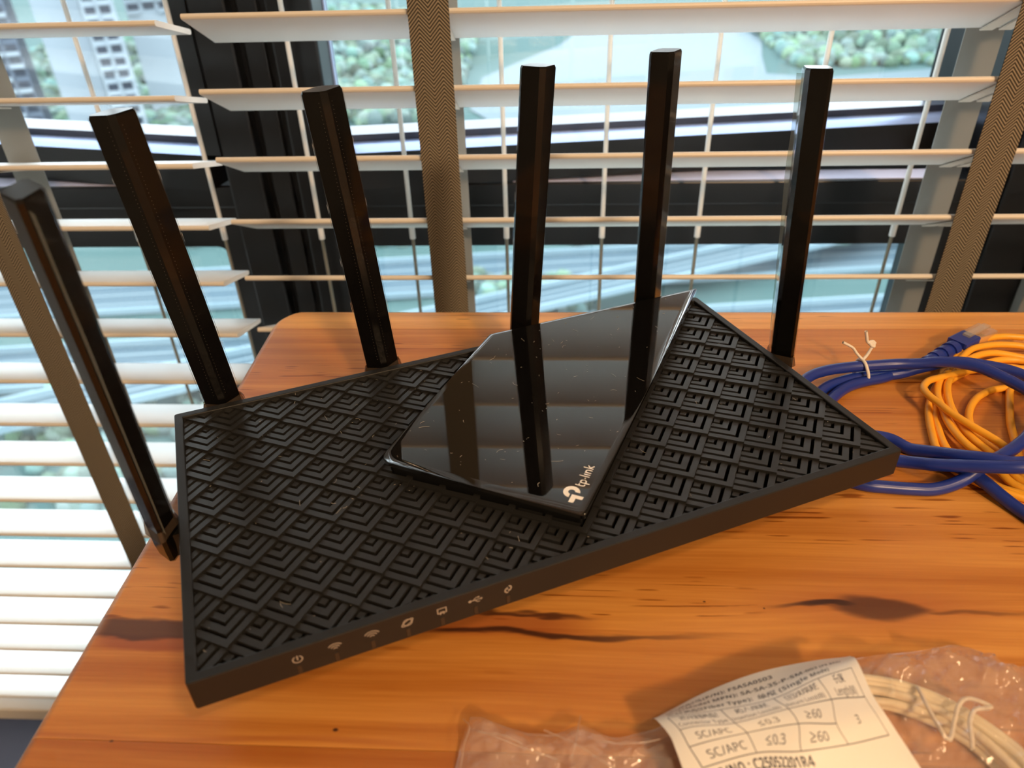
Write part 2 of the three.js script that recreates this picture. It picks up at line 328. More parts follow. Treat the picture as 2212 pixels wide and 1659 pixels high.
// ------------------------------------------------------------------ router
const RT = thing('wifi_router', 'black six-antenna router with a chevron grille and glossy plate, on the table', 'router', [-0.0139, 0.75, -0.2522], THREE.MathUtils.degToRad(24.58));
const W = 0.1363, D = 0.0736, TOP = 0.0278;   // half width, half depth, height of the rim
{
  const rect = (path, a, b, r) => { path.moveTo(-a + r, -b); path.lineTo(a - r, -b); path.quadraticCurveTo(a, -b, a, -b + r); path.lineTo(a, b - r); path.quadraticCurveTo(a, b, a - r, b); path.lineTo(-a + r, b); path.quadraticCurveTo(-a, b, -a, b - r); path.lineTo(-a, -b + r); path.quadraticCurveTo(-a, -b, -a + r, -b); return path; };
  const e = 0.0004, s = rect(new THREE.Shape(), W - e, D - e, 0.0008); s.holes.push(rect(new THREE.Path(), W - 0.0036 + e, D - 0.0036 + e, 0.0004));
  const ring = new THREE.ExtrudeGeometry(s, { depth: 0.0124 - 2 * e, bevelEnabled: true, bevelSize: e, bevelThickness: e, bevelSegments: 2, curveSegments: 4 });
  ring.rotateX(Math.PI / 2); ring.translate(0, TOP - e, 0);
  const hull = loft([[W - 0.05, D - 0.03, 0.004], [W - 0.046, D - 0.026, 0.006], [W - 0.04, D - 0.012, 0.0165]].map(([a, b, y]) => [[-a, y, -b], [-a, y, b], [a, y, b], [a, y, -b]]), true, 0.3);
  mesh('casing', [ring, span(-W + 0.003, W - 0.003, TOP - 0.0122, TOP - 0.0080, -D + 0.003, D - 0.003), hull], M.casing, RT);
  mesh('slot_shade_floor', span(-W + 0.0034, W - 0.0034, TOP - 0.0081, TOP - 0.0072, -D + 0.0034, D - 0.0034), M.slotShade, RT);  // near-black sheet under the slots; their deep shade is in its colour
  for (const [x, z] of [[-1, -1], [1, -1], [-1, 1], [1, 1]]) mesh('rubber_foot', new THREE.CylinderGeometry(0.006, 0.0065, 0.0045, 16).translate(x * 0.078, 0.00225, z * 0.036), M.black, RT);
}
// grille tiles: overlapping diamond scales, each with chevron slots
const CELL = { w: 0.0103, h: 0.01052 }, IN = { x: W - 0.0036, z: D - 0.0036 };
function clip(poly) {
  const cut = (p, inside, cross) => { const o = []; for (let i = 0; i < p.length; i++) { const a = p[i], b = p[(i + 1) % p.length], A = inside(a), B = inside(b); if (A) o.push(a); if (A !== B) o.push(cross(a, b)); } return o; };
  const at = (a, b, k, v) => { const t = (v - a[k]) / (b[k] - a[k]); return a.map((q, i) => q + (b[i] - q) * t); };
  for (const [k, v, s] of [[0, -IN.x, 1], [0, IN.x, -1], [2, -IN.z, 1], [2, IN.z, -1]]) { poly = cut(poly, (a) => (a[k] - v) * s >= 0, (a, b) => at(a, b, k, v)); if (poly.length < 3) return null; }
  return poly;
}
const BANDS = [[0, 0.172], [0.266, 0.442], [0.536, 0.7]];
function tileGeo(cx, cz, shared) {
  const P = (p, q) => [cx + (q - p) * CELL.w, TOP - 0.0004 - 0.0018 * (p + q) / 2, cz - (p + q) * CELL.h], polys = [], s = 0.004;
  BANDS.forEach(([a, b]) => { polys.push([P(a, a), P(1 - s, a), P(1 - s, b), P(b, b)], [P(a, a), P(b, b), P(b, 1 - s), P(a, 1 - s)]); });
  polys.push([P(0.79, 0.79), P(0.965, 0.79), P(0.965, 0.965), P(0.79, 0.965)]);
  const pos = [], bottom = TOP - 0.0072;
  for (let poly of polys) {
    if (!shared) poly = clip(poly);
    if (!poly) continue;
    let area = 0; for (let i = 0; i < poly.length; i++) { const a = poly[i], b = poly[(i + 1) % poly.length]; area += a[2] * b[0] - a[0] * b[2]; }
    if (Math.abs(area) < 1e-8) continue;
    if (area < 0) poly = poly.slice().reverse();
    for (let i = 1; i + 1 < poly.length; i++) pos.push(...poly[0], ...poly[i], ...poly[i + 1]);
    for (let i = 0; i < poly.length; i++) { const a = poly[i], b = poly[(i + 1) % poly.length], c = [a[0], bottom, a[2]], d = [b[0], bottom, b[2]]; pos.push(...a, ...c, ...b, ...b, ...c, ...d); }
  }
  if (!pos.length) return null;
  const g = new THREE.BufferGeometry(); g.setAttribute('position', new THREE.Float32BufferAttribute(pos, 3)); g.computeVertexNormals();
  return g;
}
const whole = tileGeo(0, 0, true);
const plate = [[0.1362, -0.0736], [0.0142, -0.0736], [-0.0604, 0.001], [0.0003, 0.0619]];
const inPlate = (x, z, m) => (x + z) > -0.0594 + m * 1.414 && (x + z) < 0.0622 - m * 1.414 && (x - z) > -0.0614 + m * 1.414;
for (let i = 0; i < 29; i++) for (let j = -9; j < 9; j++) {
  const cx = -0.1342 + i * CELL.w, cz = 0.0119 + (2 * j + (i % 2 ? 1 : 0)) * CELL.h + CELL.h * 0;
  if (inPlate(cx, cz - CELL.h, 0.0085)) continue;
  const full = cx - CELL.w > -IN.x && cx + CELL.w < IN.x && cz < IN.z && cz - 2 * CELL.h > -IN.z;
  if (full) { mesh('grille_tile', whole, M.tile, RT).position.set(cx, 0, cz); continue; }
  if (cx - CELL.w > IN.x || cx + CELL.w < -IN.x || cz - 2 * CELL.h > IN.z || cz < -IN.z) continue;
  const g = tileGeo(cx, cz, false);
  if (g) mesh('grille_tile', g, M.tile, RT);
}
// glossy plate, sides at 45 degrees to the casing
{
  const outline = (pts, rad) => {
    const s = new THREE.Shape(), n = pts.length;
    pts.forEach((p, i) => {
      const a = pts[(i + n - 1) % n], b = pts[(i + 1) % n], r = rad[i];
      const da = new THREE.Vector2(a[0] - p[0], a[1] - p[1]).normalize(), db = new THREE.Vector2(b[0] - p[0], b[1] - p[1]).normalize();
      i ? s.lineTo(p[0] + da.x * r, p[1] + da.y * r) : s.moveTo(p[0] + da.x * r, p[1] + da.y * r);
      s.quadraticCurveTo(p[0], p[1], p[0] + db.x * r, p[1] + db.y * r);
    });
    s.closePath();
    return s;
  };
  // plate: rings from the underside over a rounded shoulder to the flat top
  const inset = (pts, d) => pts.map((p, i) => {
    const n = pts.length, a = pts[(i + n - 1) % n], b = pts[(i + 1) % n], u = new THREE.Vector2(p[0] - a[0], p[1] - a[1]).normalize(), v = new THREE.Vector2(b[0] - p[0], b[1] - p[1]).normalize();
    const na = [u.y, -u.x], nb = [v.y, -v.x], k = 1 + na[0] * nb[0] + na[1] * nb[1];   // inward normals for this winding
    return [p[0] + (d * (na[0] + nb[0])) / k, p[1] + (d * (na[1] + nb[1])) / k];
  });
  const ringOf = (d) => {
    const pts = inset(plate, d), out = [];
    pts.forEach((p, i) => {
      const n = pts.length, a = pts[(i + n - 1) % n], b = pts[(i + 1) % n], r = [0.0012, 0.0015, 0.006, 0.002][i];
      const da = new THREE.Vector2(a[0] - p[0], a[1] - p[1]).normalize().multiplyScalar(r), db = new THREE.Vector2(b[0] - p[0], b[1] - p[1]).normalize().multiplyScalar(r);
      for (let k = 0; k <= 8; k++) { const t = k / 8, w0 = (1 - t) * (1 - t), w2 = t * t; out.push([p[0] + da.x * w0 + db.x * w2, p[1] + da.y * w0 + db.y * w2]); }
    });
    return out;
  };
  const levels = [[0, 0.0034], [0, 0.005]];
  for (let k = 1; k <= 10; k++) { const t = (k / 10) * Math.PI / 2; levels.push([0.003 * (1 - Math.cos(t)), 0.005 + 0.001 * Math.sin(t)]); }
  const pos = [], nor = [], idx = [], cnt = ringOf(0).length;
  levels.forEach(([d, y], L) => ringOf(d).forEach(([x, z], i, arr) => {
    const q = arr[(i + cnt - 1) % cnt], w = arr[(i + 1) % cnt], tx = w[0] - q[0], tz = w[1] - q[1], l = Math.hypot(tx, tz) || 1, t = L < 2 ? 0 : ((L - 1) / 10) * Math.PI / 2;
    const up = L < 2 ? 0 : Math.sin(t) / 0.001, out = L < 2 ? 1 : Math.cos(t) / 0.003, m = Math.hypot(up, out);
    pos.push(x, TOP + y, z); nor.push((-tz / l) * -1 * (out / m) * -1, up / m, (tx / l) * -1 * (out / m));
  }));
  for (let L = 0; L + 1 < levels.length; L++) for (let i = 0; i < cnt; i++) { const a = L * cnt + i, b = L * cnt + (i + 1) % cnt; idx.push(a, a + cnt, b, b, a + cnt, b + cnt); }
  const last = (levels.length - 1) * cnt, mid = pos.length / 3;
  pos.push(0.015, TOP + 0.006, -0.02); nor.push(0, 1, 0);
  for (let i = 0; i < cnt; i++) idx.push(mid, last + (i + 1) % cnt, last + i);
  // orientation: make every outward normal point away from the middle
  for (let i = 0; i < mid; i++) { const ox = pos[3 * i] - 0.015, oz = pos[3 * i + 2] + 0.02; if (nor[3 * i] * ox + nor[3 * i + 2] * oz < 0) { nor[3 * i] *= -1; nor[3 * i + 2] *= -1; } }
  const gp = new THREE.BufferGeometry();
  gp.setAttribute('position', new THREE.Float32BufferAttribute(pos, 3)); gp.setAttribute('normal', new THREE.Float32BufferAttribute(nor, 3)); gp.setIndex(idx);
  { // faces must agree with the normals
    const A = V(...pos.slice(3 * idx[0], 3 * idx[0] + 3)), B = V(...pos.slice(3 * idx[1], 3 * idx[1] + 3)), C = V(...pos.slice(3 * idx[2], 3 * idx[2] + 3));
    const f = B.sub(A).cross(C.sub(A)); if (f.dot(V(...nor.slice(3 * idx[0], 3 * idx[0] + 3))) < 0) for (let k = 0; k < idx.length; k += 3) { const t = idx[k]; idx[k] = idx[k + 1]; idx[k + 1] = t; }
    gp.setIndex(idx);
  }
  mesh('glossy_plate', gp, M.gloss, RT);
  const under = [[0.122, -0.0697], [0.018, -0.0697], [-0.0575, 0.0012], [0.0003, 0.0592]];
  const b = new THREE.ExtrudeGeometry(outline(under, [0.001, 0.001, 0.004, 0.001]), { depth: 0.0068, bevelEnabled: false });
  b.rotateX(Math.PI / 2); b.translate(0, TOP + 0.0034, 0);
  mesh('plate_base', b, M.black, RT);
}
// print on the plate and on the front face
function canvasTex(w, h, draw, srgb = true) {
  const c = document.createElement('canvas'); c.width = w; c.height = h;
  const g = c.getContext('2d'); draw(g);
  const t = new THREE.CanvasTexture(c); t.magFilter = THREE.LinearFilter; if (srgb) t.colorSpace = THREE.SRGBColorSpace;
  return t;
}
{
  // emblem and word: flat shapes laid on the plate, drawn upright in 720 x 266 units
  const K = 0.0227 / 720, X = (x) => (x - 360) * K, Y = (y) => (133 - y) * K;
  const lay = (g) => { g.rotateX(-Math.PI / 2); g.rotateY(Math.PI / 4); g.translate(0.0056, TOP + 0.00606, 0.046); return g; };
  const ringShape = new THREE.Shape(), c = [X(187), Y(98)], ro = 100 * K, ri = 41 * K;
  ringShape.absarc(c[0], c[1], ro, Math.PI - 0.06, -Math.PI / 2 + 0.11, true); ringShape.absarc(c[0], c[1], ri, -Math.PI / 2 + 0.27, Math.PI - 0.15, false); ringShape.closePath();
  const tee = new THREE.Shape();
  tee.moveTo(X(12), Y(115)); tee.lineTo(X(150), Y(115)); tee.lineTo(X(150), Y(258)); tee.lineTo(X(116), Y(258)); tee.quadraticCurveTo(X(94), Y(258), X(94), Y(236)); tee.lineTo(X(94), Y(177)); tee.lineTo(X(36), Y(177)); tee.quadraticCurveTo(X(12), Y(177), X(12), Y(150)); tee.closePath();
  const logo = [ringShape, tee].map((q) => lay(new THREE.ShapeGeometry(q, 32)));
  const wx = (x) => X(322 + (x - 226) * 0.84), wy = (y) => Y(92 + (y - 24) * 1.03);
  const stroke = (pts, r = 8) => { const g = new THREE.TubeGeometry(new THREE.CatmullRomCurve3(pts.map(([x, y]) => V(wx(x), wy(y), 0)), false, 'centripetal'), Math.max(6, pts.length * 5), r * K, 8); g.scale(1, 1, 0.06); logo.push(lay(g)); for (const p of [pts[0], pts.at(-1)]) logo.push(lay(new THREE.CircleGeometry(r * K, 14).translate(wx(p[0]), wy(p[1]), r * K * 0.06))); };
  const bend = (cx, cy, rx, ry, a0, a1, n = 16) => Array.from({ length: n + 1 }, (_, i) => { const t = a0 + ((a1 - a0) * i) / n; return [cx + rx * Math.cos(t), cy + ry * Math.sin(t)]; });
  stroke([[234, 30], [234, 70], [234, 106], [241, 124], [262, 132]]); stroke([[234, 66], [262, 66]]);
  stroke([[298, 66], [298, 172]]); stroke(bend(328, 99, 30, 33, 0, Math.PI * 2, 28));
  stroke([[392, 100], [402, 100]], 10);
  stroke([[444, 24], [444, 132]]); stroke([[488, 66], [488, 132]]); stroke([[487.5, 32], [488.5, 32]], 10);
  stroke([[530, 66], [530, 132]]); stroke([...bend(560, 96, 30, 29, Math.PI, Math.PI * 2, 12), [590, 132]]);
  stroke([[634, 24], [634, 132]]); stroke([[684, 66], [640, 102]]); stroke([[646, 97], [690, 132]]);
  M.print = std('#ffffff', 0.4);
  mesh('printed_logo', logo, M.print, RT);
  const icons = canvasTex(1680, 120, (q) => {
    q.fillStyle = '#000'; q.fillRect(0, 0, 1680, 120); q.strokeStyle = q.fillStyle = '#fff'; q.lineCap = 'round'; q.lineJoin = 'round';
    for (let i = 0; i < 7; i++) {
      q.save(); q.translate(120 + i * 240, 60); q.lineWidth = 8;
      const arc = (r, a, b) => { q.beginPath(); q.arc(0, 26, r, a, b); q.stroke(); };
      if (i === 0) { q.beginPath(); q.arc(0, 4, 30, -1.0, Math.PI + 1.0); q.stroke(); q.beginPath(); q.moveTo(0, -28); q.lineTo(0, 8); q.stroke(); }
      if (i === 1) { arc(14, -2.4, -0.75); arc(34, -2.4, -0.75); arc(54, -2.4, -0.75); }
      if (i === 2) { arc(16, -2.5, -0.6); arc(36, -2.5, -0.6); arc(56, -2.5, -0.6); }
      if (i === 3) { q.beginPath(); q.arc(2, 0, 30, 0, 7); q.stroke(); q.beginPath(); q.ellipse(0, 0, 46, 18, -0.6, 0, 7); q.stroke(); }
      if (i === 4) { q.strokeRect(-30, -28, 60, 46); q.beginPath(); q.moveTo(-12, 30); q.lineTo(-12, 8); q.lineTo(12, 8); q.lineTo(12, 30); q.stroke(); }
      if (i === 5) { q.lineWidth = 7; q.beginPath(); q.moveTo(-44, 0); q.lineTo(44, 0); q.moveTo(-20, 0); q.lineTo(2, -22); q.lineTo(20, -22); q.moveTo(-4, 0); q.lineTo(14, 22); q.lineTo(28, 22); q.stroke(); q.beginPath(); q.arc(-40, 0, 12, 0, 7); q.fill(); q.beginPath(); q.arc(22, -22, 8, 0, 7); q.fill(); q.beginPath(); q.moveTo(36, -12); q.lineTo(54, 0); q.lineTo(36, 12); q.fill(); }
      if (i === 6) { q.lineWidth = 12; q.beginPath(); q.moveTo(-6, 30); q.bezierCurveTo(-30, 24, -26, -4, -12, -12); q.stroke(); q.beginPath(); q.moveTo(8, -30); q.bezierCurveTo(30, -20, 22, 6, 8, 14); q.stroke(); q.beginPath(); q.moveTo(-24, -10); q.lineTo(-2, -26); q.lineTo(-2, 2); q.fill(); q.beginPath(); q.moveTo(22, 8); q.lineTo(0, 26); q.lineTo(-2, 0); q.fill(); }
      q.restore();
    }
  }, false);
  M.icons = std('#a69d95', 0.5, { alphaMap: icons, transparent: true });
  const s = mesh('printed_icons', new THREE.PlaneGeometry(0.0117 * 7, 0.0117 * 0.5), M.icons, RT);
  s.position.set(-0.0694, TOP - 0.0047, D + 0.00008); s.castShadow = false;
  M.led = std('#2c2723', 0.25, { clearcoat: 0.3 });
  for (let i = 0; i < 7; i++) mesh('indicator_light', bevelBox(-0.0007, 0.0007, -0.0019, 0.0019, -0.0004, 0.00018, 0.00012), M.led, RT).position.set(-0.1046 + 0.0117 * i, TOP - 0.0096, D);
  for (let i = 0; i < 7; i++) mesh('indicator_recess', new THREE.RingGeometry(0.0007, 0.0011, 4, 1, Math.PI / 4).scale(1, 2, 1), M.black, RT).position.set(-0.1046 + 0.0117 * i, TOP - 0.0096, D + 0.00005);
}
// dust on the plate and grille
{
  const bits = [];
  for (let i = 0; i < 190; i++) {
    const onPlate = i < 95;
    let x, z; do { x = rr(-0.132, 0.132); z = rr(-0.07, 0.07); } while (inPlate(x, z, onPlate ? 0.003 : -0.003) !== onPlate);
    const y = onPlate ? TOP + 0.0061 : TOP - rr(0.0006, 0.0016), len = Math.pow(rnd(), 3) * 0.0022 + 0.0002, a = rr(0, 6.28), b = a + rr(-1.6, 1.6);
    bits.push(new THREE.TubeGeometry(new THREE.QuadraticBezierCurve3(V(x, y, z), V(x + Math.cos(a) * len, y + 0.0001, z + Math.sin(a) * len), V(x + (Math.cos(a) + Math.cos(b)) * len, y, z + (Math.sin(a) + Math.sin(b)) * len)), 4, rr(0.00004, 0.00009), 4));
  }
  tag(mesh('dust', bits, std('#b9b4aa', 0.9), RT), null, null, null, 'stuff');
}
// antennas
const blade = (() => {
  const ring = (y, k, dx = 0) => [[8, 0.9], [1.5, 5.1], [-1.5, 5.1], [-8, 0.9], [-8, -0.9], [-1.5, -5.1], [1.5, -5.1], [8, -0.9]].map(([x, z]) => [x * 0.001 * k + dx, y, z * 0.001 * k]);
  const flip = (s) => s.slice().reverse();
  return {
    body: loft([ring(-0.0215, 0.55), ring(-0.0185, 0.86), ring(-0.013, 0.96), ring(0.127, 1.0), ring(0.1282, 0.93)].map(flip), true, 0.35),
    film: loft([ring(-0.0015, 1.05), ring(0.03, 1.04), ring(0.09, 1.045), ring(0.1275, 1.04)].map(flip), false, 0.35),
    edge: (() => { // torn lower hem of the film, flared outwards
      const base = ring(-0.0012, 1.05), n = 48, P = (t, k) => { const f = t * 8, i = Math.floor(f) % 8, u = f - Math.floor(f), a = base[i], b = base[(i + 1) % 8]; return [(a[0] + (b[0] - a[0]) * u) * k, 0, (a[2] + (b[2] - a[2]) * u) * k]; };
      return gridGeo(n, 2, (u, v) => { const k = 1 + 0.13 * v * (0.6 + 0.8 * noise(u * 9, 3)), q = P(u % 1, k); return [q[0], -0.0012 - 0.0035 * v * (0.5 + noise(u * 7, 8)), q[2]]; });
    })(),
    dots: (() => { const g = []; for (const sx of [-1, 1]) for (let y = 0.004; y < 0.125; y += 0.0016) g.push(new THREE.OctahedronGeometry(0.00013).translate(sx * 0.0026, y, 0.0047)); return g; })(),
  };
})();
M.hem = std('#8f7c6c', 0.2, { transmission: 0.85, thickness: 0, side: THREE.DoubleSide });
function antenna(x, z, yaw, leanSide, leanBack, flap, dots, label) {
  const a = new THREE.Group(); a.name = partName('antenna', RT); RT.add(a);
  if (label) a.userData.label = label;
  a.position.set(x, TOP, z); a.rotation.set(leanBack, yaw, leanSide, 'ZXY');
  mesh('antenna_blade', blade.body, M.antenna, a);
  mesh('film_wrap', blade.film, M.film, a);
  mesh('film_hem', blade.edge, M.hem, a);
  if (dots) mesh('perforation', blade.dots, std('#6d655d', 0.6), a);
  if (flap) mesh('film_flap', gridGeo(4, 24, (u, v) => { const y = 0.125 - 0.127 * v, w = 0.0046 * (1 - 0.55 * v) * (0.8 + 0.4 * noise(v * 6, 1)); return [flap[0] * (0.0076 + w * u) * 1, y, 0.0012 + flap[1] * w * u * 0.5]; }), M.flap, a);
  mesh('hinge', yaw ? span(-0.0045, 0.0045, -0.019, -0.008, (x > 0 ? -1 : 0) * 0.009, (x > 0 ? 0 : 1) * 0.009) : span(-0.0045, 0.0045, -0.019, -0.008, 0, 0.009), M.black, a);
}
const dg = THREE.MathUtils.degToRad;
antenna(-0.1433, -0.0070, Math.PI / 2, 0, dg(3.9), [-1, 1], false, 'antenna on the left side, with a loose strip of clear film');
antenna(-0.1155, -0.0805, 0, dg(3.95), 0, null, true);
antenna(-0.0400, -0.0805, 0, dg(3.75), 0, null, true);
antenna(0.0360, -0.0805, 0, dg(-3.9), 0, null, false);
antenna(0.1092, -0.0805, 0, dg(0.5), 0, null, false);
antenna(0.1433, -0.0098, Math.PI / 2, 0, dg(-5.1), [1, -1], false, 'antenna on the right side, with a clear film edge');

// ------------------------------------------------------------------ blue network cable
const mm = (list) => list.map(([x, z, h]) => V(x / 1000, 0.75 + h / 1000, z / 1000));
{
  const t = thing('network_cable', 'thick blue network cable coiled beside the router, tied with a white twist tie', 'cable');
  const path = [
    ...[[197, -345, 4], [188, -341, 4], [179, -337, 3.2], [171, -333, 2.8], [162, -330, 2.8], [154, -326.5, 2.8], [147, -321.5, 2.8], [139, -313, 2.8], [131, -300, 2.8], [131, -290, 2.8], [137, -285, 2.8]],
    ...[[146, -284, 3], [156, -281, 3], [162, -274, 3], [166, -270.4, 4.8], [170, -266.5, 7], [176, -259.5, 11], [184, -253, 14.6], [192, -249.6, 15.4], [201, -251, 15.4], [213, -256, 15], [226, -268, 13], [237, -286, 10]],
    ...[[242, -305, 8.5], [241, -316, 8.5], [237, -324, 9.4], [231, -329, 10], [221, -334, 10], [207, -338, 9.6], [192, -338, 6], [179, -335.5, 3.4], [167, -335, 2.8], [157, -333, 2.8], [148, -329, 2.8], [140, -324, 2.8], [132, -315, 2.8], [125, -300, 2.8], [127, -282, 2.8], [138, -270, 3]],
    ...[[154, -264, 4], [159, -261, 5.6], [164, -257, 8], [173, -252, 11.6], [182, -247.6, 15], [192, -244.5, 17.4], [206, -245, 18.6], [220, -254, 18.6], [229, -274, 18]],
    ...[[230, -294, 14.4], [227, -303, 14], [223.5, -310, 14.2], [218, -317.5, 14.8], [210, -325, 15.4], [198, -331.5, 13.6], [187, -334.5, 10.6]],
    ...[[178, -336, 9.4], [166, -335.5, 8.8], [153, -334, 8.6], [139, -330, 8.6], [130, -325, 8], [121, -314, 5.5], [117, -295, 2.8], [119, -268, 2.8], [127, -253, 2.8]],
    ...[[135, -249, 2.8], [142, -248, 2.8], [152, -247, 2.8], [162, -247, 2.8], [173, -249.6, 5], [182, -253.4, 9.4], [191, -258, 11.4], [200, -264, 12], [209, -271, 13.4], [218, -282, 13], [234, -300, 13], [248, -304, 13], [267, -296, 13], [277, -262, 12], [262, -222, 3], [250, -210, 2.9]],
  ];
  mesh('jacket', tube(mm(path), 0.0028, 12, 7), M.blue, t);
  const tail = [[168, -263, 2.8], [174, -261.5, 4.4], [178.5, -256, 5.6], [182.5, -249.6, 5.4], [186, -243.8, 4], [190, -237, 2.8], [194, -229, 2.8], [200, -216, 2.8], [212, -196, 2.8], [240, -176, 2.8], [290, -180, 2.8]];
  mesh('jacket', tube(mm(tail), 0.0028, 12, 8), M.blue, t);
  // strain relief and plug: axis from the jacket end towards the back right
  const g = new THREE.Group(), put = (geo) => geo, dir = V(241 - 197, 0, -376 + 345).normalize(), ang = Math.atan2(-dir.z, dir.x);
  const place = (geo) => { geo.rotateY(ang); geo.translate(0.1955, 0.7545, -0.3438); return geo; };
  const ribs = [], prof = [];
  for (let k = 0; k < 4; k++) { const x = 0.004 + k * 0.0068, r = 0.0036 + k * 0.00045; ribs.push(place(new THREE.CylinderGeometry(r, r, 0.0042, 14).rotateZ(Math.PI / 2).translate(x, 0, 0))); }
  ribs.push(place(new THREE.CylinderGeometry(0.0042, 0.0029, 0.028, 14).rotateZ(-Math.PI / 2).translate(0.014, 0, 0)));
  ribs.push(place(bevelBox(0.028, 0.042, -0.0045, 0.0047, -0.0056, 0.0056, 0.0012)));
  mesh('strain_relief', ribs, M.blue, t);
  const plug = mesh('plug', [place(bevelBox(0.040, 0.058, -0.0042, 0.0038, -0.0058, 0.0058, 0.0006)), place(bevelBox(0.036, 0.056, 0.0048, 0.006, -0.0022, 0.0022, 0.0003))], M.clear, t);
  const pins = []; for (let k = 0; k < 8; k++) pins.push(place(box(0.006, 0.0003, 0.0005, 0.0545, -0.0014, (k - 3.5) * 0.00102), 0));
  mesh('contacts', pins, M.gold, t);
}
{
  const t = thing('twist_tie', 'small white twist tie with two raised ends around the blue cable', 'twist tie');
  const r = 0.0008;
  mesh('tie_wire', [
    tube(mm([[160, -336, 11.8], [157, -338, 14.5], [155, -339, 17], [152.5, -339.5, 18.5], [149, -339, 20.5]]), r * 0.9, 7),
    tube(mm([[160, -336, 11.8], [162.5, -338, 14], [164, -339, 17], [165.5, -340, 19], [163, -340.5, 19.2], [161.8, -340.6, 20.5], [161, -340.8, 23], [160, -341, 26]]), r, 7),
    tube(mm([[165.5, -339, 18], [163.8, -339, 18.6], [163.2, -340.8, 19.4], [165, -341.2, 19.8], [166, -340, 19]]), r, 7),
    tube(mm([[158.4, -338.9, 8], [159, -338.2, 10.8], [159.6, -336.2, 11.7], [160.3, -333.5, 11.5], [161.2, -330.8, 9], [162, -329.6, 6], [162.4, -329.3, 2], [161.6, -331, 0.6], [159.2, -337.6, 0.7], [158.2, -339.6, 3], [158.4, -338.9, 8]]), r * 1.1, 7),
  ], M.tie, t);
}
// ------------------------------------------------------------------ yellow cable
{
  const t = thing('patch_cable', 'thin yellow patch cable coiled on the table at the right', 'cable');
  const R = (k, h) => [[220 + k, -246 - k, h], [250 + 2 * k, -252, h], [276 + 2 * k, -278, h], [284 + 2 * k, -312, h], [276 + k, -345, h]];
  const path = [
    [260, -371, 5], [249, -372, 5], [236, -368, 5], [225, -361, 4.5], [215, -351, 3.5], [207, -343, 2.5], [200, -333, 2], [192, -321, 2], [185, -309, 2], [181, -299, 2], [177.5, -287, 2], [175, -276, 2], [174.8, -269, 2], [176, -261, 2], [181, -254, 2], [190, -247, 2], [204, -241, 2],
    ...R(0, 2), [255, -361, 5], [248, -362, 5.5], [238, -361, 6], [226, -357, 6], [217, -349, 5], [209, -341, 4], [200, -331.5, 3], [194, -322.5, 4.5], [190, -313, 5], [188, -302, 5], [186.3, -293, 5], [186, -283, 5], [187.2, -275, 5], [189.8, -267, 5], [193, -259.5, 4.5], [197, -252, 2], [210, -244, 2],
    ...R(4, 5), [252, -355, 2], [245, -356, 3], [237, -356, 4], [228, -353, 4.5], [220, -348, 4.5], [213, -342, 4], [206, -334, 3.2], [199, -323, 4.5], [195, -313, 5], [192.4, -303, 5], [191.3, -293, 5], [191, -284, 5], [192.2, -277, 5], [194.2, -270.5, 5], [197.2, -263, 4.5], [201, -254, 2.2], [214, -245, 4],
    ...R(8, 2), [253, -350, 2], [248, -352, 2], [239, -352, 2], [229, -348, 2], [218, -341, 2], [206, -333, 1.8], [197, -324, 1.8], [190, -312, 1.8], [185, -302, 1.8], [182, -291, 1.8], [179.8, -280, 1.8], [179.6, -273, 1.8], [181.3, -266, 1.8], [186, -255, 1.8], [193, -248, 1.8], [208, -240, 5],
    ...R(2, 8), [246, -342, 3], [239, -343, 3.2], [229, -342, 3.5], [219, -339, 4], [207, -334, 4.6], [197, -329, 5.6], [188, -322, 8], [183, -315, 8.6], [183, -308, 8.8], [185, -302, 8.8], [186.3, -296, 9], [189, -289.5, 9], [192.3, -283, 9], [196.3, -277.5, 8.5], [200, -271, 8], [203, -266, 6], [206, -261, 2.5], [216, -252, 2],
    [240, -256, 3], [258, -280, 3], [262, -305, 3], [252, -322, 3], [240, -326, 2.4], [228, -325, 2], [221, -323, 2], [212, -317, 2], [205, -309, 2], [200, -300, 2], [197.8, -293, 2], [197.3, -286, 2], [198.2, -280, 2], [200.6, -274, 2], [203.6, -268, 2], [207, -261, 2],
    [222, -252, 5], [246, -262, 6], [256, -290, 6], [250, -318, 6], [243, -332, 5], [237, -332.5, 3.6], [231.5, -325, 2], [223, -308, 1.8], [217.5, -296, 1.8], [213, -283, 1.8], [211, -277, 1.8], [207, -267, 1.8], [203, -255, 1.8], [206, -236, 1.8], [230, -222, 1.8],
  ];
  mesh('jacket', tube(mm(path), 0.0018, 9, 6), M.yellow, t);
}

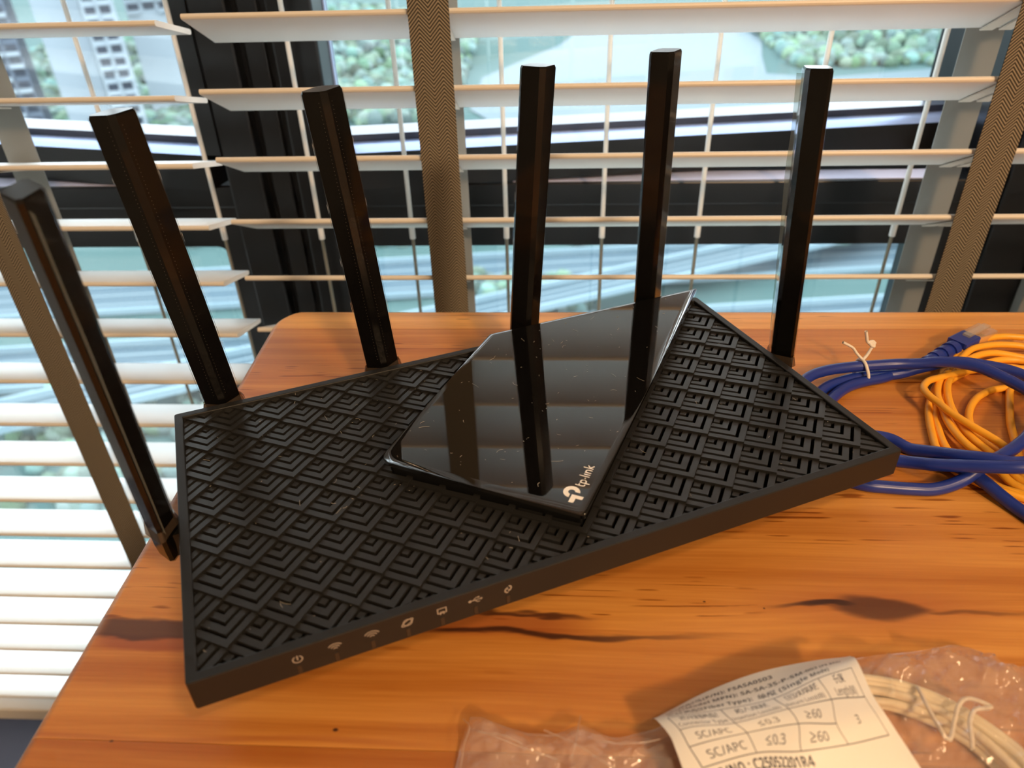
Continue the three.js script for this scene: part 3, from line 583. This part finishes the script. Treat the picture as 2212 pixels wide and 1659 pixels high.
// ------------------------------------------------------------------ bag with the fibre cable
const outline = [[-28.6, -122], [-27.5, -129.7], [-25.8, -138.1], [-21.9, -138.3], [-14.4, -135.3], [-7.1, -133.2], [1.6, -133.3], [9.4, -135.6], [20.1, -132.4], [27.2, -134.4], [33, -136.1], [55.1, -149], [77.8, -157.9], [94.2, -162.1], [110.3, -165], [125, -167], [136.9, -170], [142.5, -168.8], [148.2, -164.3], [154.5, -158.3], [164, -149], [172, -130]];
const zTop = (x) => { for (let i = 0; i + 1 < outline.length; i++) if (x <= outline[i + 1][0]) { const t = (x - outline[i][0]) / (outline[i + 1][0] - outline[i][0]); return outline[i][1] + (outline[i + 1][1] - outline[i][1]) * t; } return outline.at(-1)[1]; };
const bagHeight = (x, z) => {
  const d = Math.min(z - zTop(x), x + 29), dr = 174 - x, dl = (x + 29);
  const coil = smooth(Math.abs(Math.hypot(x - 98, z + 108) - 40), 13, 5), inside = smooth(Math.hypot(x - 98, z + 108), 52, 40);
  let h = 0.8 + 7.5 * smooth(d, 0, 12) * (0.55 + 0.45 * smooth(x, 0, 40)) + 2.6 * inside * smooth(d, 2, 14);
  const ridge = (n) => 1 - Math.abs(2 * n - 1);
  const c = Math.pow(ridge(fbm(x * 0.05 + 3, z * 0.055 + 8, 2)), 3) * 4.2 + Math.pow(ridge(fbm(x * 0.13, z * 0.11 + 2, 2)), 3) * 2.0 + Math.pow(ridge(fbm(x * 0.31 + 7, z * 0.27, 2)), 4) * 1.5 + (noise(x * 0.5, z * 0.5) - 0.5) * 0.6;
  const flat = smooth(Math.abs(x - 66), 40, 26);
  h += c * smooth(d, 0, 6) * (1 - 0.85 * flat) + 1.5 * Math.exp(-(((x - 9.4) / 5) ** 2)) * smooth(d, 8, 0);
  return Math.max(0.4, h * smooth(dr, -1, 10));
};
{
  const t = thing('plastic_bag', 'crumpled clear plastic bag with a white paper label, at the near edge', 'bag');
  const back = -0.075;
  const X0 = -28.8, X1 = 173.5, ZB = -62;
  const g = gridGeo(190, 96, (u, v) => { const x = X0 + (X1 - X0) * u, z0 = zTop(x), z = z0 + (ZB - z0) * v; return [(x + 0.35 * (noise(x, z * 0.3) - 0.5)) / 1000, 0.75 + bagHeight(x, z) / 1000, z / 1000]; });
  mesh('film', g, M.bag, t);
  mesh('film', gridGeo(60, 20, (u, v) => { const x = X0 + (X1 - X0) * u, z0 = zTop(x), z = z0 + (ZB - z0) * v; return [x / 1000, 0.7503, z / 1000]; }), M.bag, t);
  // folded ridges in the film catch the lamp
  const folds = [[[-24, 5.5, -131], [-18, 9.5, -127], [-8, 11, -122.5], [2, 9.8, -120]], [[-2, 8, -130], [8, 9, -125], [16, 8.5, -120], [22, 8, -117]], [[-27, 6, -134], [-24.5, 8.5, -130], [-25.5, 9, -124], [-26, 8, -118]], [[9.4, 4, -137.5], [8.6, 8, -132], [7.6, 9.5, -126], [6, 9.5, -120]], [[15, 11, -125.2], [21, 11.8, -124.2], [27, 12, -124.6], [32, 11.5, -126]], [[-22, 8, -128.8], [-14, 11.5, -125.8], [-8, 12, -123]]];
  mesh('film_fold', folds.map((f) => tube(f.map(([x, h, z]) => V(x / 1000, 0.75 + h / 1000, z / 1000)), 0.00028, 5, 8)), M.bag, t);
  // paper label: a grid of control points, rows across
  const rows = [
    [[30.7, 6, -135.4], [33.5, 7, -136.4], [49.4, 9, -144.1], [66, 11, -149.9], [81.2, 12, -153.3], [94.6, 11, -156.3], [96.5, 11, -156.7]],
    [[31.7, 13, -130.9], [34.7, 14, -131.3], [50.3, 16, -133.2], [66.1, 18, -136], [80.6, 19, -142.5], [92.2, 18, -147.3], [95.4, 17, -149.1]],
    [[34.5, 15, -125], [37.4, 16, -126.4], [53.1, 18, -127.8], [68.9, 20, -131.5], [82.1, 20, -134.9], [92.5, 19, -136.7], [95.5, 18, -137.8]],
    [[35.8, 15, -120.2], [39.4, 16, -121.3], [55.9, 18, -124.9], [70.5, 20, -126.9], [81.2, 20, -127.3], [93.9, 19, -130.9], [96.9, 18, -132]],
    [[37.4, 14, -114.6], [42.3, 15, -115.9], [57.7, 17, -119.6], [69.8, 18, -119.9], [83.4, 18, -122.3], [96.1, 17, -126.1], [99.3, 16, -127.3]],
    [[43.4, 10, -102.2], [47.5, 11, -103.7], [62.4, 12, -106.7], [75.2, 12, -109], [88.2, 12, -111], [101.7, 12, -114.2], [104.7, 12, -115]],
  ];
  const US = [0, 0.045, 0.28, 0.5, 0.69, 0.94, 1], VS = [0, 0.33, 0.48, 0.6, 0.73, 1];
  const spline = (ks, vs, t) => { // monotone cubic through the control values
    let i = 0; while (i < ks.length - 2 && t > ks[i + 1]) i++;
    const s = (j) => (vs[j + 1] - vs[j]) / (ks[j + 1] - ks[j]), m = (j) => (j <= 0 ? s(0) : j >= ks.length - 1 ? s(ks.length - 2) : (s(j - 1) + s(j)) / 2);
    const h = ks[i + 1] - ks[i], x = (t - ks[i]) / h, a = m(i) * h, b = m(i + 1) * h;
    return vs[i] * (2 * x ** 3 - 3 * x ** 2 + 1) + a * (x ** 3 - 2 * x ** 2 + x) + vs[i + 1] * (3 * x ** 2 - 2 * x ** 3) + b * (x ** 3 - x ** 2);
  };
  const lab = gridGeo(48, 48, (u, v) => [0, 1, 2].map((c) => spline(VS, rows.map((r) => spline(US, r.map((q) => q[c]), u)), v)).map((q, c) => (c === 1 ? 0.75 + q / 1000 : q / 1000)));
  const GL = { 光: '4044 1233 7263 0494 343609 545889', 纤: '2003 0333 3306 0636 0839 8142 4494 6069', 类: '4044 1022 7062 0393 4306 4389 0696 4509 4599', 型: '0141 0343 1008 3048 7074 9095 1696 4559 0999', 单: '2032 7061 1282 8286 8616 1612 1484 0797 5259', 模: '0333 2009 2406 2446 4191 5003 8082 4383 8386 8646 4643 4787 6549 6799', 连: '3191 5024 2484 4494 6066 1022 0323 2327 0827 0899', 接: '0333 2008 0736 4191 5063 4494 6359 5599', 器: '0030 3033 3303 0300 6090 9093 9363 6360 0494 4406 4496 0737 3739 3909 0907 6797 9799 9969 6967', 插: '0333 2008 0637 4181 6009 4494 4548 8589 4989', 入: '3041 4109 4199', 损: '0333 2008 0637 4181 8183 8343 4341 4585 8588 4548 6549 6799', 耗: '0141 0343 0545 2009 2509 2549 9061 5292 5595 7059 7999', 回: '0090 9099 9909 0900 3363 6366 6636 3633', 波: '1021 0413 0928 4292 4209 7074 4585 8549 5599', 长: '2029 7023 0595 2948 5599', 度: '4041 0292 0209 2484 4246 7347 2686 8629 3699', 产: '4041 0191 2233 7263 0494 0409', 品: '2070 7073 7323 2320 0545 4549 4909 0905 5595 9599 9959 5955', 号: '2070 7073 7323 2320 0595 3536 3686 8689 8959' };
  const tex = canvasTex(1560, 1000, (g) => {
    g.fillStyle = '#f6f4f0'; g.fillRect(0, 0, 1560, 1000);
    const ink = '#1b1d33'; g.strokeStyle = g.fillStyle = ink;
    const cx = US.map((u) => u * 1560), ry = VS.map((v) => v * 1000);
    g.lineWidth = 5;
    const line = (x0, y0, x1, y1) => { g.beginPath(); g.moveTo(x0, y0); g.lineTo(x1, y1); g.stroke(); };
    for (const j of [1, 2, 4]) line(cx[1], ry[j], cx[5], ry[j]);
    line(cx[1], ry[3], cx[4], ry[3]);
    for (let i = 1; i <= 5; i++) line(cx[i], ry[1], cx[i], ry[4]);
    const glyph = (c, x, y, s) => { g.lineWidth = Math.max(2.4, s * 0.085); g.lineCap = 'round'; for (const st of GL[c].split(' ')) { g.beginPath(); for (let k = 0; k + 1 < st.length; k += 2) { const px = x + (+st[k] / 9) * s, py = y - s * 0.86 + (+st[k + 1] / 9) * s; k ? g.lineTo(px, py) : g.moveTo(px, py); } g.stroke(); } };
    const text = (str, x, y, s, bold = true, sx = 1) => { // x: left, y: baseline
      for (const c of str) {
        if (GL[c]) { glyph(c, x + s * 0.04, y, s * 0.92 * 1); x += s * 1.04; continue; }
        g.save(); g.font = (bold ? 'bold ' : '') + s + 'px sans-serif'; g.translate(x, y); g.scale(sx, 1); g.fillText(c, 0, 0); x += g.measureText(c).width * sx; g.restore();
      }
      return x;
    };
    text('产品型号(P/N): FSASA0S03', 130, 118, 58);
    text('型号(Model MPN): SA-SA-3S-P-SM-003（PE BAG）'.replace('（', ' (').replace('）', ')'), 90, 205, 58, true, 1.02);
    text('光纤类型(Fiber Type):  单模 (Single Mode)', 80, 292, 58, true, 1.0);
    const cell = (i, str, y, s, bold = false, sx = 1, dx = 18) => text(str, cx[i] + dx, y, s, bold, sx);
    cell(1, '连接器类型', 392, 50, false, 1, 60); cell(1, 'Connector Type', 460, 48, false, 0.98, 14);
    cell(2, '插入损耗', 392, 50, false, 1, 70); cell(2, 'Insertion Loss(dB)', 460, 44, false, 0.86, 8);
    cell(3, '回波损耗', 392, 50, false, 1, 50); cell(3, 'Return Loss(dB)', 460, 42, false, 0.86, 8);
    cell(4, '长度', 390, 62, false, 1, 120); cell(4, 'Length(M)', 464, 60, false, 0.95, 70);
    cell(1, 'SC/APC', 570, 66, false, 1.05, 70); cell(1, 'SC/APC', 698, 72, false, 1.1, 60);
    const le = (x, y, s, ge) => { g.lineWidth = 5; g.beginPath(); if (ge) { g.moveTo(x, y - s * 0.75); g.lineTo(x + s * 0.55, y - s * 0.45); g.lineTo(x, y - s * 0.15); } else { g.moveTo(x + s * 0.55, y - s * 0.75); g.lineTo(x, y - s * 0.45); g.lineTo(x + s * 0.55, y - s * 0.15); } g.moveTo(x, y); g.lineTo(x + s * 0.55, y); g.stroke(); };
    le(cx[2] + 110, 566, 54); cell(2, '0.3', 568, 66, false, 1, 152); le(cx[2] + 100, 692, 60); cell(2, '0.3', 694, 72, false, 1, 146);
    le(cx[3] + 80, 566, 54, 1); cell(3, '60', 568, 66, false, 1, 122); le(cx[3] + 74, 692, 60, 1); cell(3, '60', 694, 72, false, 1, 118);
    cell(4, '3', 624, 72, false, 1, 180);
    text('S/NO.: C25052201R4', 130, 812, 78, true, 0.95);
  });
  M.label = std('#ffffff', 0.55, { map: tex, side: THREE.DoubleSide, clearcoat: 0.2, clearcoatRoughness: 0.25 });
  const o = mesh('label', lab, M.label, t); o.userData.label = 'white paper label printed with a table';
}
{
  const t = thing('fiber_cable', 'cream fibre cable coiled inside the clear plastic bag', 'cable');
  const pts = [];
  for (let k = 0; k <= 11 * 22; k++) {
    const a = (k / 22) * Math.PI * 2 + 0.4, turn = Math.floor(k / 22), r = 36.4 + ((turn * 5) % 11) * 0.78 + Math.sin(a * 2 + turn) * 0.7 + 0.9 * Math.sin(a * 0.37);
    pts.push([98 + r * Math.cos(a), -108 - r * Math.sin(a) * 1.02, 2.1 + ((turn * 7) % 3) * 2.2 + 0.35 * Math.sin(a * 1.3 + turn)]);
  }
  mesh('jacket', new THREE.TubeGeometry(new THREE.CatmullRomCurve3(mm(pts)), 1300, 0.0014, 8), M.cream, t);
  const tt = thing('twist_tie', 'cream twist tie looped loosely over the coil in the bag', 'twist tie');
  mesh('tie_wire', [tube([[114.5, 9, -147.3], [114, 10.4, -141], [114.4, 10.6, -135], [116, 10, -129.5], [120.4, 10.2, -135.8], [124, 10, -141], [128, 9.6, -143.5], [133.7, 9.2, -141], [128, 10, -139.4], [125, 10, -136], [123, 9.6, -130.1], [122.1, 9, -127.2]].map(([x, h, z]) => V(x / 1000, 0.75 + h / 1000, z / 1000)), 0.0007, 6, 8)], M.tie, tt);
}

// ------------------------------------------------------------------ unseen warm lamps, placed to light the table and slat edges
function unseenCeilingLamp(x, z, label) {  // out of view; kind and place chosen to warm the table from the right
  const t = thing('unseen_ceiling_lamp', label, 'lamp', [x, 2.6, z]);
  mesh('lamp_base', new THREE.CylinderGeometry(0.2, 0.2, 0.03, 32).translate(0, -0.015, 0), M.white, t);
  const glow = new THREE.MeshStandardMaterial({ color: '#fff3e2', emissive: LAMP_COLOR, emissiveIntensity: 6 });
  mesh('lamp_diffuser', new THREE.CylinderGeometry(0.19, 0.175, 0.04, 32).translate(0, -0.05, 0), glow, t);
  const l = new THREE.RectAreaLight(LAMP_COLOR, LAMP_POWER, 0.32, 0.32);
  l.position.set(0, -0.074, 0); l.rotation.x = -Math.PI / 2; t.add(l);
}
unseenCeilingLamp(0.9, 0.55, 'unseen round ceiling lamp nearer the window, lighting the table from the right');
unseenCeilingLamp(0.9, 1.9, 'unseen round ceiling lamp farther from the window, lighting the room side of the blinds');

{
  const t = thing('unseen_pendant_lamp', 'unseen warm globe pendant lamp, out of view, lighting the slat edges and the table', 'lamp', [0.8, 1.95, 1.35]);  // out of view, hung low to light the front edges of the slats
  mesh('globe', new THREE.SphereGeometry(0.09, 32, 20), new THREE.MeshStandardMaterial({ color: '#fff3e2', emissive: LAMP_COLOR, emissiveIntensity: 6 }), t);
  mesh('cord', new THREE.CylinderGeometry(0.003, 0.003, 0.56, 8).translate(0, 0.37, 0), M.black, t);
  mesh('cap', new THREE.CylinderGeometry(0.03, 0.034, 0.04, 20).translate(0, 0.1, 0), M.black, t);
  const l = new THREE.PointLight(LAMP_COLOR, PENDANT_POWER); l.castShadow = true; l.shadow.radius = 4.2; t.add(l);
}
// ------------------------------------------------------------------ outdoors, seen from high up
const GY = -60;
M.lawn = std('#35504f', 1); M.water = std('#43565e', 0.5, { specularIntensity: 0.45 }); M.road = std('#42545e', 0.9, { specularIntensity: 0.4 }); M.line = std('#6d7f86', 0.8); M.rail = std('#6f848d', 0.8);  // distance haze is mixed into these dull bluish outdoor colours
M.hill = std('#3a524f', 1); M.facade = std('#8b959d', 0.8); M.facadeGrey = std('#59626f', 0.8); M.pane = std('#262d3a', 0.3); M.roof = std('#8d9094', 0.8);
const flat = (pts, y) => { const s = new THREE.Shape(pts.map(([x, z]) => new THREE.Vector2(x, z))); const g = new THREE.ShapeGeometry(s); g.rotateX(Math.PI / 2); g.translate(0, y, 0); const i = g.index; for (let k = 0; k < i.count; k += 3) { const a = i.getX(k); i.setX(k, i.getX(k + 1)); i.setX(k + 1, a); } g.computeVertexNormals(); return g; };
tag(mesh('ground', flat([[-900, 60], [900, 60], [900, -900], [-900, -900]], GY), M.lawn), 'hazy green ground far below the windows', null, null, 'structure');
tag(mesh('lake', flat([[14, -405], [2, -360], [-14, -326], [-27, -297], [-27, -250], [-20, -236], [120, -236], [320, -250], [320, -300], [150, -303], [96, -288], [78, -296], [84, -330], [100, -400], [112, -440], [20, -440]], GY + 0.4), M.water), 'bright pale lake beyond the right upper window', null, null, 'structure');
function hillMesh(name, label, cx, cz, rx, rz, h) {
  tag(mesh(name, gridGeo(40, 30, (u, v) => { const x = (u - 0.5) * 2, z = (v - 0.5) * 2, d = Math.max(0, 1 - x * x - z * z); return [cx + x * rx, GY - 1 + h * Math.pow(d, 0.8) * (0.75 + 0.5 * fbm(u * 5 + cx, v * 5, 3)), cz + z * rz]; }), M.hill), label, null, null, 'structure');
}
hillMesh('hill', 'wooded green hill on the left shore of the lake', -125, -360, 110, 75, 16);
hillMesh('hill', 'wooded green hill on the right shore of the lake', 205, -375, 110, 72, 22);
{
  const geo = new THREE.IcosahedronGeometry(1, 1), p = geo.attributes.position;
  for (let i = 0; i < p.count; i++) { const k = 0.85 + 0.3 * noise(p.getX(i) * 3 + 5, p.getY(i) * 3 + p.getZ(i) * 2); p.setXYZ(i, p.getX(i) * k, p.getY(i) * k, p.getZ(i) * k); }
  geo.computeVertexNormals();
  const spots = [];
  const grove = (n, x0, x1, z0, z1, a, b) => { for (let k = 0; k < n; k++) spots.push([rr(x0, x1), rr(z0, z1), a, b]); };
  grove(5200, -235, -34, -430, -232, 1.2, 3); grove(4600, 92, 310, -440, -306, 1.2, 3); grove(800, -132, -96, -245, -200, 1.5, 3.2);
  grove(160, -16, 6, -125, -112, 0.8, 2); grove(120, 30, 60, -160, -141, 1.2, 2.6); grove(200, -75, -25, -92, -62, 0.8, 1.8); grove(260, -90, 60, -168, -142, 1.2, 3);
  const im = new THREE.InstancedMesh(geo, std('#ffffff', 1), spots.length), m = new THREE.Matrix4(), c = new THREE.Color();
  spots.forEach(([x, z, a, b], i) => {
    const s = rr(a, b), hx = (x > 0 ? [205, -375, 110, 72, 20] : [-125, -360, 110, 75, 14]), d = Math.max(0, 1 - ((x - hx[0]) / hx[2]) ** 2 - ((z - hx[1]) / hx[3]) ** 2);
    m.makeScale(s, s * rr(0.8, 1.3), s); m.setPosition(x, GY + hx[4] * Math.pow(d, 0.8) + s * 0.5, z); im.setMatrixAt(i, m);
    c.setHSL(rr(0.33, 0.5), rr(0.14, 0.3), rr(0.06, 0.2)); im.setColorAt(i, c);
  });
  im.name = 'treetops'; im.castShadow = im.receiveShadow = true; scene.add(im);
  tag(im, 'green treetops on the shores and between the roads far below', 'trees', null, 'stuff');
}
{
  const strip = (x0, z0, x1, z1, w, y) => { const dx = x1 - x0, dz = z1 - z0, l = Math.hypot(dx, dz), nx = -dz / l * w / 2, nz = dx / l * w / 2; return flat([[x0 - nx, z0 - nz], [x1 - nx, z1 - nz], [x1 + nx, z1 + nz], [x0 + nx, z0 + nz]].reverse(), y); };
  const road = (label, x0, z0, x1, z1, w, y) => {
    const r = struct('road', label);
    mesh('carriageway', strip(x0, z0, x1, z1, w, GY + y), M.road, r);
    const dx = x1 - x0, dz = z1 - z0, l = Math.hypot(dx, dz), nx = -dz / l, nz = dx / l, turn = Math.atan2(-dz, dx);
    for (const k of [-0.25, 0, 0.25]) mesh('lane_line', strip(x0 + nx * k * w, z0 + nz * k * w, x1 + nx * k * w, z1 + nz * k * w, 0.45, GY + y + 0.08), M.line, r);
    for (const k of [-0.5, 0.5]) mesh('guard_rail', box(l, 1.1, 0.5, (x0 + x1) / 2 + nx * k * w, GY + y + 0.55, (z0 + z1) / 2 + nz * k * w, turn), M.rail, r);
  };
  road('wide pale road running behind the trees', -200, -104, 200, -153, 15, 0.3);
  road('near pale road crossing below the windows', -200, -78, 200, -128, 12, 0.6);
  road('raised ramp crossing the lower panes diagonally', -110, -58, 90, -154, 7, 4);
}
function tower(label, x, z, w, h, mat, cols, rows, turn = 0.45) {
  const t = thing('apartment_building', label, 'building', [x, GY, z], turn);
  mesh('walls', box(w, h, 14, 0, h / 2, 0), mat, t);
  mesh('parapet', box(w + 0.6, 1.2, 14.6, 0, h + 0.4, 0), M.roof, t);
  const win = box(w / cols * 0.72, 1.7, 0.3), bal = box(w / cols * 0.9, 1.0, 1.2);
  for (let i = 0; i < cols; i++) for (let j = 0; j < rows; j++) {
    const px = (i + 0.5 - cols / 2) * (w / cols), py = h - 3 - j * 3.1;
    if (py < 3) continue;
    mesh('window', win, M.pane, t).position.set(px, py, 7.05);
    if ((i * 2 + j) % 3 !== 0) mesh('balcony', bal, M.facade, t).position.set(px, py - 1.4, 7.5);
  }
}
tower('grey apartment tower, leftmost of the towers beyond the left upper window', -152, -212, 15, 62, M.facadeGrey, 4, 18);
tower('white apartment tower with one blank wall, second of the towers from the left', -136, -222, 11, 66, M.facade, 1, 2);
tower('white apartment tower with a column of windows, third of the towers from the left', -120, -214, 7, 52, M.facade, 2, 15);
tower('wide white apartment tower, rightmost and farthest of the towers', -118, -252, 26, 58, M.facade, 6, 8);

renderer.render(scene, camera);
